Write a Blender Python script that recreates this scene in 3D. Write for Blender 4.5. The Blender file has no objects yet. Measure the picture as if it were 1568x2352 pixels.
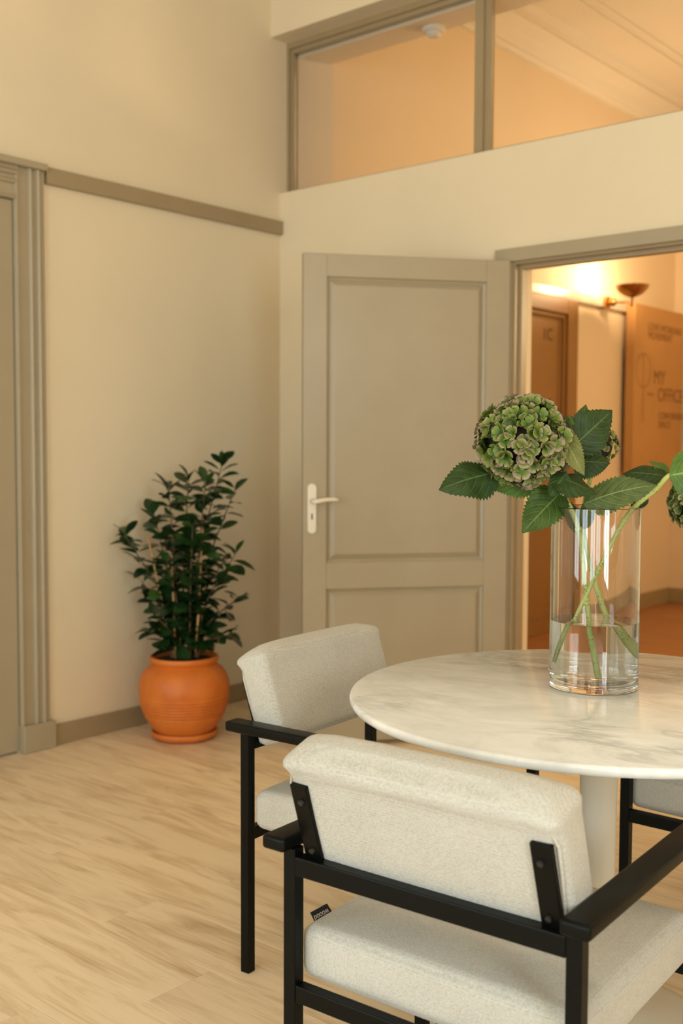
import bpy, math, random
import numpy as np
from mathutils import Vector, Matrix

SC = bpy.context.scene
COL = SC.collection
random.seed(7)
PI = math.pi

# ------------------------------------------------------------------ camera
FPX = 2496.0
PITCH, YAW, ROLL = math.radians(3.37), math.radians(130.55), math.radians(.22)
CAM = Vector((3.904, -4.070, 1.27))
F0 = Vector((math.cos(YAW), math.sin(YAW), 0))
R0 = Vector((F0.y, -F0.x, 0))
CF = F0 * math.cos(PITCH) - Vector((0, 0, 1)) * math.sin(PITCH)
CU0 = R0.cross(CF)
CR = R0 * math.cos(ROLL) + CU0 * math.sin(ROLL)
CU = CU0 * math.cos(ROLL) - R0 * math.sin(ROLL)
cam = bpy.data.objects.new('camera', bpy.data.cameras.new('camera'))
COL.objects.link(cam)
cam.matrix_world = Matrix(((CR.x, CU.x, -CF.x, CAM.x), (CR.y, CU.y, -CF.y, CAM.y), (CR.z, CU.z, -CF.z, CAM.z), (0, 0, 0, 1)))
cam.data.sensor_fit = 'HORIZONTAL'
cam.data.sensor_width = 24.0
cam.data.lens = FPX / 1568 * 24.0
cam.data.dof.use_dof = True
cam.data.dof.focus_distance = 2.2
cam.data.dof.aperture_fstop = 3.6
cam.data.clip_start = .05
SC.camera = cam

# ------------------------------------------------------------------ world, daylight, exposure
world = bpy.data.worlds.new('world'); SC.world = world
world.use_nodes = True
world.node_tree.nodes['Background'].inputs[0].default_value = (.80, .88, 1.0, 1)
world.node_tree.nodes['Background'].inputs[1].default_value = .6

WINDOWS = [(.35, 1.55), (2.15, 3.35), (3.95, 5.15)]      # tall windows of the wall behind the camera
EAST_FILL_WINDOW = (-5.3, -4.0)                                # added and unseen, brightens the left wall and chair fronts
for k, (wx0, wx1) in enumerate(WINDOWS + [EAST_FILL_WINDOW]):
    ld = bpy.data.lights.new('window_daylight', 'AREA')
    ld.shape = 'RECTANGLE'; ld.size = wx1 - wx0; ld.size_y = 2.4
    ld.energy = 48 if k < 3 else 112; ld.color = (.85, .98, 1.0)
    lo = bpy.data.objects.new('window_daylight', ld); COL.objects.link(lo)
    lo.location = ((wx0 + wx1) / 2, -6.62, 1.55)
    lo.rotation_euler = (math.radians(90), 0, 0)
    if k == 3:  # light of the added east window
        lo.location = (6.72, (wx0 + wx1) / 2, 1.55); lo.rotation_euler = (math.radians(90), 0, math.radians(90))

SC.view_settings.view_transform = 'Standard'
SC.view_settings.look = 'None'
SC.view_settings.exposure = 0.23
SC.view_settings.gamma = 1.0
SC.view_settings.use_curve_mapping = False
SC.cycles.max_bounces = 10; SC.cycles.diffuse_bounces = 5; SC.cycles.glossy_bounces = 4; SC.cycles.transmission_bounces = 10
SC.cycles.adaptive_threshold = .025; SC.cycles.caustics_reflective = False

def at(px, py, depth):
    """a world point on the ray of a photograph pixel at a depth along the view axis"""
    return CAM + CF * depth + CR * ((px - 784) / FPX * depth) - CU * ((py - 1176) / FPX * depth)

def to_px(p):
    v = Vector(p) - CAM; d = v.dot(CF)
    if d < .1: return None
    return 784 + FPX * v.dot(CR) / d, 1176 - FPX * v.dot(CU) / d, d

# ------------------------------------------------------------------ materials
class NT:
    def __init__(s, name):
        s.m = bpy.data.materials.new(name); s.m.use_nodes = True
        s.t = s.m.node_tree; s.n = s.t.nodes
        s.b = s.n['Principled BSDF']; s.out = s.n['Material Output']
    def node(s, kind, **kw):
        n = s.n.new(kind)
        for k, v in kw.items():
            if k.startswith('i_'):
                key = k[2:]
                n.inputs[int(key) if key.isdigit() else key.replace('_', ' ')].default_value = v
            else: setattr(n, k, v)
        return n
    def link(s, a, b): s.t.links.new(a, b)
    def ramp(s, stops, fac=None, interp='LINEAR'):
        n = s.n.new('ShaderNodeValToRGB'); cr = n.color_ramp; cr.interpolation = interp
        while len(cr.elements) < len(stops): cr.elements.new(.5)
        for e, (p, c) in zip(cr.elements, stops):
            e.position = p; e.color = (*c, 1) if len(c) == 3 else c
        if fac is not None: s.link(fac, n.inputs[0])
        return n
    def math(s, op, a, b=None, c=None):
        n = s.n.new('ShaderNodeMath'); n.operation = op
        for i, v in enumerate((a, b, c)):
            if v is None: continue
            if isinstance(v, (int, float)): n.inputs[i].default_value = v
            else: s.link(v, n.inputs[i])
        return n.outputs[0]
    def coords(s, kind='Object', scale=(1, 1, 1), loc=(0, 0, 0), rot=(0, 0, 0)):
        tc = s.n.new('ShaderNodeTexCoord'); mp = s.n.new('ShaderNodeMapping')
        mp.inputs['Scale'].default_value = scale; mp.inputs['Location'].default_value = loc; mp.inputs['Rotation'].default_value = rot
        s.link(tc.outputs[kind], mp.inputs[0]); return mp.outputs[0]
    def noise(s, vec, scale, detail=3, rough=.5, dist=0):
        n = s.node('ShaderNodeTexNoise'); n.inputs['Scale'].default_value = scale; n.inputs['Detail'].default_value = detail
        n.inputs['Roughness'].default_value = rough; n.inputs['Distortion'].default_value = dist
        s.link(vec, n.inputs['Vector']); return n
    def bump(s, h, strength=.2, dist=.001):
        n = s.n.new('ShaderNodeBump'); n.inputs['Strength'].default_value = strength; n.inputs['Distance'].default_value = dist
        s.link(h, n.inputs['Height']); s.link(n.outputs[0], s.b.inputs['Normal'])
    def base(s, v):
        if isinstance(v, tuple): s.b.inputs['Base Color'].default_value = (*v, 1)
        else: s.link(v, s.b.inputs['Base Color'])
    def rough(s, v):
        if isinstance(v, (int, float)): s.b.inputs['Roughness'].default_value = v
        else: s.link(v, s.b.inputs['Roughness'])

def paint(name, col, rough=.6, var=.04, scale=6, bump=.05):
    t = NT(name); v = t.coords('Object')
    n = t.noise(v, scale, 4)
    c = np.array(col)
    r = t.ramp([(.3, tuple(c * (1 - var))), (.7, tuple(np.minimum(c * (1 + var), 1)))], n.outputs[0])
    t.base(r.outputs[0]); t.rough(rough)
    if bump:
        f = t.noise(v, 260, 2); t.bump(f.outputs[0], bump, .001)
    return t.m

M = {}
M['wall'] = paint('cream_wall_paint', (.75, .64, .46), .75, .02, 2, .08)
M['hall_wall'] = paint('hall_wall_paint', (.72, .59, .42), .75, .02, 2, .08)
M['ceiling'] = paint('ceiling_paint', (.64, .59, .50), .8, .02, 2, .05)
M['taupe'] = paint('taupe_satin_paint', (.362, .302, .203), .38, .03, 5, .03)
M['taupe_dark'] = paint('taupe_frame_paint', (.33, .25, .145), .42, .03, 5, .03)
M['brown_paint'] = paint('hall_brown_paint', (.25, .125, .036), .45, .05, 5, .03)
M['white_enamel'] = paint('white_enamel', (.74, .69, .57), .25, .02, 8, 0)
M['hole'] = paint('dark_hole', (.02, .02, .015), .8, 0, 5, 0)
M['rail_paint'] = paint('grey_rail_paint', (.50, .45, .37), .25, .05, 8, 0)
M['black'] = paint('black_powder_coat', (.003, .0034, .0028), .34, .1, 30, .05); M['black'].node_tree.nodes['Principled BSDF'].inputs['Specular IOR Level'].default_value = .13
M['black_bolt'] = paint('black_bolt', (.012, .012, .012), .30, .1, 30, 0)
M['black_tag'] = paint('black_woven_tag', (.006, .005, .007), .8, .1, 60, 0)
M['print_white'] = paint('white_print', (.65, .62, .55), .8, 0, 5, 0)
M['print_brown'] = paint('brown_print', (.20, .085, .022), .8, 0, 5, 0)
M['print_dark'] = paint('dark_brown_print', (.05, .028, .008), .8, 0, 5, 0)
M['print_faint'] = paint('faint_brown_print', (.33, .165, .05), .8, 0, 5, 0)
M['sign'] = paint('sign_board', (.47, .25, .085), .7, .06, 3, .03)
M['soil'] = paint('soil', (.02, .013, .008), .95, .3, 60, .3)
M['plastic_white'] = paint('white_plastic', (.72, .70, .64), .35, .01, 5, 0)
M['pedestal'] = paint('off_white_powder_coat', (.64, .60, .51), .42, .01, 5, .02)

def mk_brass():
    t = NT('aged_brass'); t.b.inputs['Metallic'].default_value = 1.0
    n = t.noise(t.coords('Object'), 14, 3)
    r = t.ramp([(.3, (.42, .20, .05)), (.7, (.62, .33, .10))], n.outputs[0]); t.base(r.outputs[0]); t.rough(.34)
    return t.m
M['brass'] = mk_brass()

def mk_bulb():
    t = NT('lamp_bulb'); t.base((.9, .8, .6))
    t.b.inputs['Emission Color'].default_value = (1, .66, .30, 1); t.b.inputs['Emission Strength'].default_value = 18
    return t.m
M['bulb'] = mk_bulb()
def mk_opal(nm, col, st):
    t = NT(nm); t.base((.9, .85, .75))
    t.b.inputs['Emission Color'].default_value = (*col, 1); t.b.inputs['Emission Strength'].default_value = st
    return t.m
M['opal'] = mk_opal('fill_globe', (1, .73, .41), 21)  # glow of the added fill globes
M['opal_dim'] = mk_opal('fill_globe_dim', (1, .73, .41), 15)
M['opal_hall'] = mk_opal('hall_fill_globe', (1, .78, .43), 86)

def mk_wood():
    t = NT('oak_plank'); oi = t.node('ShaderNodeObjectInfo')
    tc = t.node('ShaderNodeTexCoord'); off = t.node('ShaderNodeVectorMath', operation='MULTIPLY_ADD')
    cmb = t.node('ShaderNodeCombineXYZ')
    t.link(t.math('MULTIPLY', oi.outputs['Random'], 37.0), cmb.inputs[0])
    t.link(t.math('MULTIPLY', oi.outputs['Random'], 91.0), cmb.inputs[1])
    mp = t.node('ShaderNodeMapping'); mp.inputs['Scale'].default_value = (1.15, 8.0, 1)
    add = t.node('ShaderNodeVectorMath', operation='ADD')
    t.link(tc.outputs['Object'], add.inputs[0]); t.link(cmb.outputs[0], add.inputs[1]); t.link(add.outputs[0], mp.inputs[0])
    broad = t.noise(mp.outputs[0], 1.7, 6, .6, 1.5)
    mp2 = t.node('ShaderNodeMapping'); mp2.inputs['Scale'].default_value = (3.0, 110, 1); t.link(add.outputs[0], mp2.inputs[0])
    fine = t.noise(mp2.outputs[0], 1.6, 4, .6, .3)
    g = t.math('ADD', t.math('MULTIPLY', broad.outputs[0], .72), t.math('MULTIPLY', fine.outputs[0], .28))
    r = t.ramp([(.27, (.42, .275, .15)), (.40, (.64, .475, .30)), (.53, (.79, .63, .43)), (.75, (.82, .67, .475))], g)
    hsv = t.node('ShaderNodeHueSaturation')
    t.link(t.math('MULTIPLY_ADD', oi.outputs['Random'], .09, .955), hsv.inputs['Value']); t.link(r.outputs[0], hsv.inputs['Color'])
    t.base(hsv.outputs[0]); t.rough(t.math('MULTIPLY_ADD', fine.outputs[0], .15, .40))
    t.bump(fine.outputs[0], .10, .001)
    return t.m
M['wood'] = mk_wood()
M['wood_hall'] = M['wood'].copy(); M['wood_hall'].name = 'redder_plank'  # room plank material copied in darker, redder tones
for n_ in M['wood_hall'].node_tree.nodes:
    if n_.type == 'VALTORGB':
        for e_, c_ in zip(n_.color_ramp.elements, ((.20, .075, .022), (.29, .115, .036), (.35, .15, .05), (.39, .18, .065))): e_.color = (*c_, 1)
M['underlay'] = paint('floor_underlay', (.16, .095, .045), .8, .05, 5, 0)

def mk_fabric():
    t = NT('cream_woven_fabric'); tc = t.node('ShaderNodeTexCoord')
    dn = t.noise(tc.outputs['Object'], 60, 3)
    mix = t.node('ShaderNodeVectorMath', operation='MULTIPLY_ADD'); mix.inputs[1].default_value = (.0016,) * 3
    t.link(dn.outputs['Color'], mix.inputs[0]); t.link(tc.outputs['Object'], mix.inputs[2])
    sx = t.node('ShaderNodeSeparateXYZ'); t.link(mix.outputs[0], sx.inputs[0])
    k = 2 * PI / .0031
    s = [t.math('SINE', t.math('MULTIPLY', sx.outputs[i], k)) for i in range(3)]
    w = t.math('ADD', t.math('MULTIPLY', s[0], s[2]), t.math('ADD', t.math('MULTIPLY', s[0], s[1]), t.math('MULTIPLY', s[1], s[2])))
    slub = t.node('ShaderNodeMapping'); slub.inputs['Scale'].default_value = (240, 300, 300); t.link(tc.outputs['Object'], slub.inputs[0])
    sl = t.noise(slub.outputs[0], 1.0, 3)
    big = t.noise(tc.outputs['Object'], 9, 3)
    f = t.math('ADD', t.math('MULTIPLY', w, .10), t.math('ADD', t.math('MULTIPLY', sl.outputs[0], .50), t.math('MULTIPLY', big.outputs[0], .15)))
    r = t.ramp([(.06, (.285, .27, .23)), (.33, (.515, .495, .44)), (.58, (.625, .605, .545))], f)
    t.base(r.outputs[0]); t.rough(.95)
    t.b.inputs['Sheen Weight'].default_value = .15
    h = t.math('ADD', t.math('MULTIPLY', w, .5), sl.outputs[0])
    t.bump(h, .35, .0012)
    return t.m
M['fabric'] = mk_fabric()
M['seam'] = paint('seam_line_shadow', (.16, .115, .075), .9, .2, 90, 0)  # brown seam line with the thread's shadow put into its colour

def mk_marble():
    t = NT('white_marble'); v = t.coords('Object', (1, 1, 1), rot=(0, 0, math.radians(-14)))
    st = t.node('ShaderNodeMapping'); st.inputs['Scale'].default_value = (2.0, 4.6, 1); t.link(v, st.inputs[0])
    n1 = t.noise(st.outputs[0], 1.5, 8, .62, 1.1)
    vein = t.math('ABSOLUTE', t.math('SUBTRACT', n1.outputs[0], .5))
    n2 = t.noise(st.outputs[0], .8, 5, .6, .5)
    fac = t.math('MULTIPLY', t.math('SUBTRACT', 1.0, t.math('MULTIPLY', vein, 9.0)), t.math('MULTIPLY_ADD', n2.outputs[0], 2.5, -.70))
    veins = t.ramp([(.0, (.88, .89, .89)), (.45, (.77, .79, .79)), (1.0, (.44, .465, .47))], fac)
    n3 = t.noise(st.outputs[0], 1.9, 6, .65, .8)
    cl = t.ramp([(.42, (1, 1, 1)), (.62, (.90, .905, .89)), (.8, (.98, .95, .89))], n3.outputs[0])
    mx = t.node('ShaderNodeMix', data_type='RGBA', blend_type='MULTIPLY'); mx.inputs['Factor'].default_value = 1
    t.link(veins.outputs[0], mx.inputs['A']); t.link(cl.outputs[0], mx.inputs['B'])
    t.base(mx.outputs['Result']); t.rough(.22)
    t.b.inputs['Coat Weight'].default_value = .15
    return t.m
M['marble'] = mk_marble()

def mk_terracotta():
    t = NT('terracotta'); v = t.coords('Object')
    n = t.noise(v, 9, 5, .6)
    r = t.ramp([(.25, (.52, .125, .014)), (.55, (.65, .175, .022)), (.8, (.70, .225, .045))], n.outputs[0])
    t.base(r.outputs[0]); t.rough(.52)
    f = t.noise(t.coords('Object', (4, 4, 90)), 3, 3); t.bump(f.outputs[0], .12, .002)
    return t.m
M['terracotta'] = mk_terracotta()
M['bamboo'] = paint('bamboo_stake', (.50, .28, .10), .5, .12, 30, .05)
M['bark'] = paint('shrub_bark', (.13, .085, .04), .8, .2, 40, .2)

def mk_shrub_leaf():
    t = NT('shrub_leaf'); oi = t.node('ShaderNodeObjectInfo')
    r = t.ramp([(0, (.006, .020, .005)), (.5, (.011, .038, .007)), (.85, (.022, .068, .012)), (1, (.05, .12, .02))], oi.outputs['Random'])
    t.base(r.outputs[0]); t.rough(.33)
    return t.m
M['shrub_leaf'] = mk_shrub_leaf()
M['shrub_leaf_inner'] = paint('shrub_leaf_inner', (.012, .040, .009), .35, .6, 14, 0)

def mk_leaf(name, dark, light, vein, rough):
    t = NT(name); uv = t.node('ShaderNodeUVMap'); sx = t.node('ShaderNodeSeparateXYZ'); t.link(uv.outputs[0], sx.inputs[0])
    s, a = sx.outputs[0], t.math('ABSOLUTE', t.math('MULTIPLY_ADD', sx.outputs[1], 2.0, -1.0))
    mid = t.math('LESS_THAN', a, .035)
    ph = t.math('SUBTRACT', t.math('MULTIPLY', s, 6.5), t.math('MULTIPLY', t.math('POWER', a, 1.35), 2.3))
    fr = t.math('ABSOLUTE', t.math('SUBTRACT', t.math('FRACT', ph), .5))
    lat = t.math('LESS_THAN', fr, .055)
    ridge = t.math('MULTIPLY', fr, 2.0)
    n = t.noise(t.coords('Object'), 55, 4)
    tone = t.math('ADD', t.math('MULTIPLY', n.outputs[0], .7), t.math('MULTIPLY', ridge, .12))
    r = t.ramp([(.3, dark), (.75, light)], tone)
    mx = t.node('ShaderNodeMix', data_type='RGBA'); vf = t.math('MAXIMUM', mid, t.math('MULTIPLY', lat, .45))
    t.link(vf, mx.inputs['Factor']); t.link(r.outputs[0], mx.inputs['A']); mx.inputs['B'].default_value = (*vein, 1)
    t.base(mx.outputs['Result']); t.rough(rough); t.b.inputs['Specular IOR Level'].default_value = .3
    h = t.math('SUBTRACT', t.math('ADD', ridge, t.math('MULTIPLY', n.outputs[0], .5)), vf)
    t.bump(h, .35, .002)
    return t.m
M['leaf_dark'] = mk_leaf('leaf_dark', (.014, .034, .006), (.034, .072, .010), (.075, .12, .03), .55)
M['leaf_mid'] = mk_leaf('leaf_mid', (.026, .058, .007), (.068, .122, .016), (.13, .19, .05), .55)
M['leaf_olive'] = mk_leaf('leaf_olive', (.055, .085, .022), (.115, .155, .045), (.20, .23, .09), .6)
M['leaf_bright'] = mk_leaf('leaf_bright', (.055, .12, .016), (.135, .24, .04), (.24, .34, .11), .5)
M['leaf_ochre'] = mk_leaf('leaf_ochre', (.12, .125, .025), (.20, .20, .05), (.27, .26, .09), .6)

def mk_floret():
    t = NT('hydrangea_petal'); uv = t.node('ShaderNodeUVMap'); sx = t.node('ShaderNodeSeparateXYZ'); t.link(uv.outputs[0], sx.inputs[0])
    oi = t.node('ShaderNodeObjectInfo')
    g = t.math('ADD', sx.outputs[0], t.math('MULTIPLY_ADD', oi.outputs['Random'], .34, -.17))
    r = t.ramp([(.08, (.022, .055, .003)), (.36, (.072, .142, .006)), (.66, (.145, .195, .027)), (.88, (.32, .245, .155)), (1.0, (.25, .14, .122))], g)
    t.base(r.outputs[0]); t.rough(.6)
    t.b.inputs['Subsurface Weight'].default_value = 0
    n = t.noise(t.coords('Object'), 240, 2); t.bump(n.outputs[0], .2, .001)
    return t.m
M['floret'] = mk_floret()
M['flower_core'] = paint('flower_core', (.016, .018, .008), .8, .2, 80, 0)

def mk_stem():
    t = NT('hydrangea_stem'); v = t.coords('Object')
    n = t.noise(v, 20, 3)
    r = t.ramp([(.3, (.33, .39, .085)), (.7, (.50, .55, .19))], n.outputs[0])
    vo = t.node('ShaderNodeTexVoronoi'); vo.inputs['Scale'].default_value = 270; t.link(v, vo.inputs['Vector'])
    sp = t.math('LESS_THAN', vo.outputs['Distance'], .26)
    gate = t.math('GREATER_THAN', t.noise(v, 26, 2).outputs[0], .5)
    mx = t.node('ShaderNodeMix', data_type='RGBA'); t.link(t.math('MULTIPLY', sp, gate), mx.inputs['Factor'])
    t.link(r.outputs[0], mx.inputs['A']); mx.inputs['B'].default_value = (.05, .03, .015, 1)
    t.base(mx.outputs['Result']); t.rough(.5)
    return t.m
M['stem'] = mk_stem()

def mk_glass(name, ior, col=(1, 1, 1)):
    t = NT(name); t.base(col); t.rough(0.0)
    t.b.inputs['IOR'].default_value = ior; t.b.inputs['Transmission Weight'].default_value = 1.0
    return t.m
M['glass'] = mk_glass('clear_glass', 1.45, (.985, .995, .985))
M['water'] = mk_glass('water', 1.333)

def mk_pane():
    t = NT('window_pane'); t.n.remove(t.b)
    tr = t.node('ShaderNodeBsdfTransparent'); gl = t.node('ShaderNodeBsdfGlossy'); gl.inputs['Roughness'].default_value = .02
    fr = t.node('ShaderNodeFresnel'); fr.inputs['IOR'].default_value = 1.35
    mx = t.node('ShaderNodeMixShader'); t.link(fr.outputs[0], mx.inputs[0]); t.link(tr.outputs[0], mx.inputs[1]); t.link(gl.outputs[0], mx.inputs[2])
    t.link(mx.outputs[0], t.out.inputs[0]); return t.m
M['pane'] = mk_pane()

# ------------------------------------------------------------------ mesh builder
class MB:
    def __init__(s): s.v = []; s.f = []; s.uv = None
    def add(s, vs, fs):
        o = len(s.v); s.v += [tuple(v) for v in vs]; s.f += [tuple(i + o for i in f) for f in fs]; return s
    def box(s, lo, hi):
        x0, y0, z0 = lo; x1, y1, z1 = hi
        return s.add([(x0, y0, z0), (x1, y0, z0), (x1, y1, z0), (x0, y1, z0), (x0, y0, z1), (x1, y0, z1), (x1, y1, z1), (x0, y1, z1)],
                     [(0, 3, 2, 1), (4, 5, 6, 7), (0, 1, 5, 4), (1, 2, 6, 5), (2, 3, 7, 6), (3, 0, 4, 7)])
    def rbox(s, c, h, r, k=2, m=(1, 1, 1), mat=None, bulge=(0, 0, 0)):
        """box with rounded edges; c centre, h half sizes, r radius, bulge per axis"""
        h = np.array(h, float); r = min(r, *(h * .98)); ax = []
        for a in range(3):
            e = [h[a] - r + r * i / k for i in range(k + 1)]
            inn = list(np.linspace(-(h[a] - r), h[a] - r, m[a] + 1))
            ax.append([-q for q in reversed(e)] + inn[1:-1] + e)
        key = {}; vs = []; fs = []
        def vert(p):
            kk = tuple(round(q, 7) for q in p)
            if kk in key: return key[kk]
            p = np.array(p); inner = np.clip(p, -(h - r), h - r); d = p - inner
            q = inner + (d / np.linalg.norm(d) * r)
            for a in range(3):
                if bulge[a]:
                    b, c2 = (a + 1) % 3, (a + 2) % 3
                    q[a] += bulge[a] * np.sign(p[a]) * (abs(p[a]) / h[a]) ** 2 * max(0, 1 - (p[b] / h[b]) ** 2) ** .7 * max(0, 1 - (p[c2] / h[c2]) ** 2) ** .7
            key[kk] = len(vs); vs.append(q); return key[kk]
        for a in range(3):
            b, c2 = (a + 1) % 3, (a + 2) % 3
            for sg in (-1, 1):
                for i in range(len(ax[b]) - 1):
                    for j in range(len(ax[c2]) - 1):
                        quad = []
                        for ii, jj in ((i, j), (i + 1, j), (i + 1, j + 1), (i, j + 1)):
                            p = [0, 0, 0]; p[a] = sg * h[a]; p[b] = ax[b][ii]; p[c2] = ax[c2][jj]; quad.append(vert(p))
                        fs.append(tuple(quad if sg > 0 else reversed(quad)))
        out = []
        for q in vs:
            q = Vector(q)
            if mat is not None: q = mat @ q
            out.append(q + Vector(c))
        return s.add(out, fs)
    def lathe(s, prof, n=48, c=(0, 0, 0), close=False):
        vs = []; fs = []; L = len(prof); idx = []
        for r, z in prof:
            if r < 1e-6: idx.append([len(vs)] * n); vs.append((c[0], c[1], c[2] + z))
            else:
                st = len(vs); idx.append([st + i for i in range(n)])
                vs += [(c[0] + r * math.cos(2 * PI * i / n), c[1] + r * math.sin(2 * PI * i / n), c[2] + z) for i in range(n)]
        rng = range(L) if close else range(L - 1)
        for a in rng:
            b = (a + 1) % L
            for i in range(n):
                j = (i + 1) % n; q = [idx[a][i], idx[a][j], idx[b][j], idx[b][i]]; o = []
                for w in q:
                    if w not in o: o.append(w)
                if len(o) > 2: fs.append(tuple(o))
        return s.add(vs, fs)
    def tube(s, pts, rad, n=8, cap=True):
        pts = [Vector(p) for p in pts]; rs = rad if isinstance(rad, (list, tuple)) else [rad] * len(pts)
        vs = []; fs = []; up = None
        for i, p in enumerate(pts):
            d = (pts[min(i + 1, len(pts) - 1)] - pts[max(i - 1, 0)]).normalized()
            if up is None: up = d.orthogonal().normalized()
            up = (up - d * up.dot(d)).normalized(); w = d.cross(up)
            vs += [p + (up * math.cos(2 * PI * k / n) + w * math.sin(2 * PI * k / n)) * rs[i] for k in range(n)]
        for i in range(len(pts) - 1):
            for k in range(n):
                a, b = i * n + k, i * n + (k + 1) % n; fs.append((a, b, b + n, a + n))
        if cap: fs.append(tuple(reversed(range(n)))); fs.append(tuple(range(len(vs) - n, len(vs))))
        return s.add(vs, fs)
    def prism(s, poly, a, b, axis):
        """extrude a 2-D polygon along an axis from a to b; poly in the other two axes, cyclic order"""
        n = len(poly); vs = []
        for t in (a, b):
            for u, w in poly:
                p = [0, 0, 0]; p[axis] = t; p[(axis + 1) % 3] = u; p[(axis + 2) % 3] = w; vs.append(p)
        fs = [tuple(reversed(range(n))), tuple(range(n, 2 * n))] + [(i, (i + 1) % n, (i + 1) % n + n, i + n) for i in range(n)]
        return s.add(vs, fs)
    def mesh(s, name, smooth=False, angle=None):
        me = bpy.data.meshes.new(name); me.from_pydata([tuple(v) for v in s.v], [], s.f); me.update()
        if s.uv:
            l = me.uv_layers.new(name='UVMap'); k = 0
            for p in me.polygons:
                for vi in p.vertices: l.data[k].uv = s.uv[vi]; k += 1
        if smooth:
            for p in me.polygons: p.use_smooth = True
            if angle: me.set_sharp_from_angle(angle=math.radians(angle))
        return me
    def build(s, name, m, parent=None, smooth=False, angle=None, kind=None, label=None):
        me = s.mesh(name, smooth, angle); me.materials.append(M[m])
        o = bpy.data.objects.new(name, me); COL.objects.link(o)
        if parent: o.parent = parent
        if kind: o['kind'] = kind
        if label: o['label'] = label
        return o

def link_copy(name, me, parent, mw=None):
    o = bpy.data.objects.new(name, me); COL.objects.link(o); o.parent = parent
    if mw is not None: o.matrix_local = mw
    return o

def thing(name, label, cat, loc=(0, 0, 0), rz=0, group=None):
    o = bpy.data.objects.new(name, None); COL.objects.link(o); o.location = loc; o.rotation_euler = (0, 0, rz)
    o.empty_display_size = .1
    o['label'] = label; o['category'] = cat
    if group: o['group'] = group
    return o

def tag(o, label, cat, group=None):
    o['label'] = label; o['category'] = cat
    if group: o['group'] = group
    return o

def struct(o, label, cat):
    o['kind'] = 'structure'; o['label'] = label; o['category'] = cat; return o

def text(name, body, size, m, parent, loc, xdir, ydir, extrude=.0006, align='LEFT', shear=0):
    cu = bpy.data.curves.new(name, 'FONT'); cu.body = body; cu.size = size; cu.extrude = extrude; cu.align_x = align; cu.shear = shear
    cu.materials.append(M[m])
    tmp = bpy.data.objects.new('tmp', cu); COL.objects.link(tmp); bpy.context.view_layer.update()
    me = bpy.data.meshes.new_from_object(tmp.evaluated_get(bpy.context.evaluated_depsgraph_get())); me.name = name
    bpy.data.objects.remove(tmp); bpy.data.curves.remove(cu)
    o = bpy.data.objects.new(name, me); COL.objects.link(o); o.parent = parent
    x = Vector(xdir).normalized(); y = Vector(ydir).normalized(); z = x.cross(y)
    o.matrix_local = Matrix(((x.x, y.x, z.x, loc[0]), (x.y, y.y, z.y, loc[1]), (x.z, y.z, z.z, loc[2]), (0, 0, 0, 1)))
    return o

# ------------------------------------------------------------------ the room shell
XE, YS, ZC = 6.6, -6.5, 3.95            # east wall, wall behind the camera, ceiling
YH, XHR, XH = 4.56, 4.3, .10            # hall: end wall, right wall, left wall
WT = .155                               # wall thickness at the doorway
TZ0, TZ1 = 2.565, 3.325                 # transom opening
DX0, DX1, DZ = 1.39, 2.46, 2.072        # doorway

floor = struct(MB().box((-.25, YS - .2, -.06), (XE + .2, YH + .2, -.0085)).build('floor', 'underlay'),
               'light oak plank floor of the room, redder planks in the hall', 'floor')
PW, PL = .19, 1.22
pm = {}
def plank_mesh(l, wm='wood'):
    k = (round(l, 3), wm)
    if k not in pm:
        b = MB(); g = .0005; c = .0006
        x0, x1, y0, y1 = g, l - g, g, PW - g
        b.add([(x0, y0, -.0084), (x1, y0, -.0084), (x1, y1, -.0084), (x0, y1, -.0084), (x0, y0, -c), (x1, y0, -c), (x1, y1, -c), (x0, y1, -c),
               (x0 + c, y0 + c, 0), (x1 - c, y0 + c, 0), (x1 - c, y1 - c, 0), (x0 + c, y1 - c, 0)],
              [(0, 3, 2, 1), (0, 1, 5, 4), (1, 2, 6, 5), (2, 3, 7, 6), (3, 0, 4, 7), (4, 5, 9, 8), (5, 6, 10, 9), (6, 7, 11, 10), (7, 4, 8, 11), (8, 9, 10, 11)])
        pm[k] = b.mesh('plank'); pm[k].materials.append(M[wm])
    return pm[k]
rest = MB(); rest_hall = MB()
rows = int((YH - YS) / PW) + 1
for r in range(rows):
    y = YS + r * PW
    if y + PW > YH + .1: continue
    x = -.2 - ((r * 0.437 + .09 * math.sin(r * 5.1)) % 1) * PL
    while x < XE:
        xs, xe = max(x, -.2), min(x + PL, XE)
        x += PL
        if xe - xs < .04: continue
        vis = False
        for fx in np.linspace(xs, xe, 7):
            for fy in (y, y + PW):
                q = to_px((fx, fy, 0))
                if q and -60 < q[0] < 1628 and 1250 < q[1] < 2420 and not (fx > 3.6 and fy < -2): vis = True
                if q and fy > .2 and q[0] < 1150: vis = vis and fy < .4
        if vis:
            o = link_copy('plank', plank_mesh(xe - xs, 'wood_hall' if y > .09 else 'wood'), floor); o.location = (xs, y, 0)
        else:
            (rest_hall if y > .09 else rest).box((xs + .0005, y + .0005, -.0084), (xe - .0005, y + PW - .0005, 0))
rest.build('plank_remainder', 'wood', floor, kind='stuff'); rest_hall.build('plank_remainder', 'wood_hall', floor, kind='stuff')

# left wall with the framed door near the camera
LD0, LD1, LDZ = -2.46, -1.556, 2.265
b = MB().box((-.22, LD1, 0), (0, .065, ZC)).box((-.22, YS, 0), (0, LD0, ZC)).box((-.22, LD0, LDZ), (0, LD1, ZC)).box((-.22, .065, 0), (0, YH, ZC))
struct(b.build('wall_left', 'wall'), 'plain cream plaster wall behind the potted shrub', 'wall')
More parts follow.
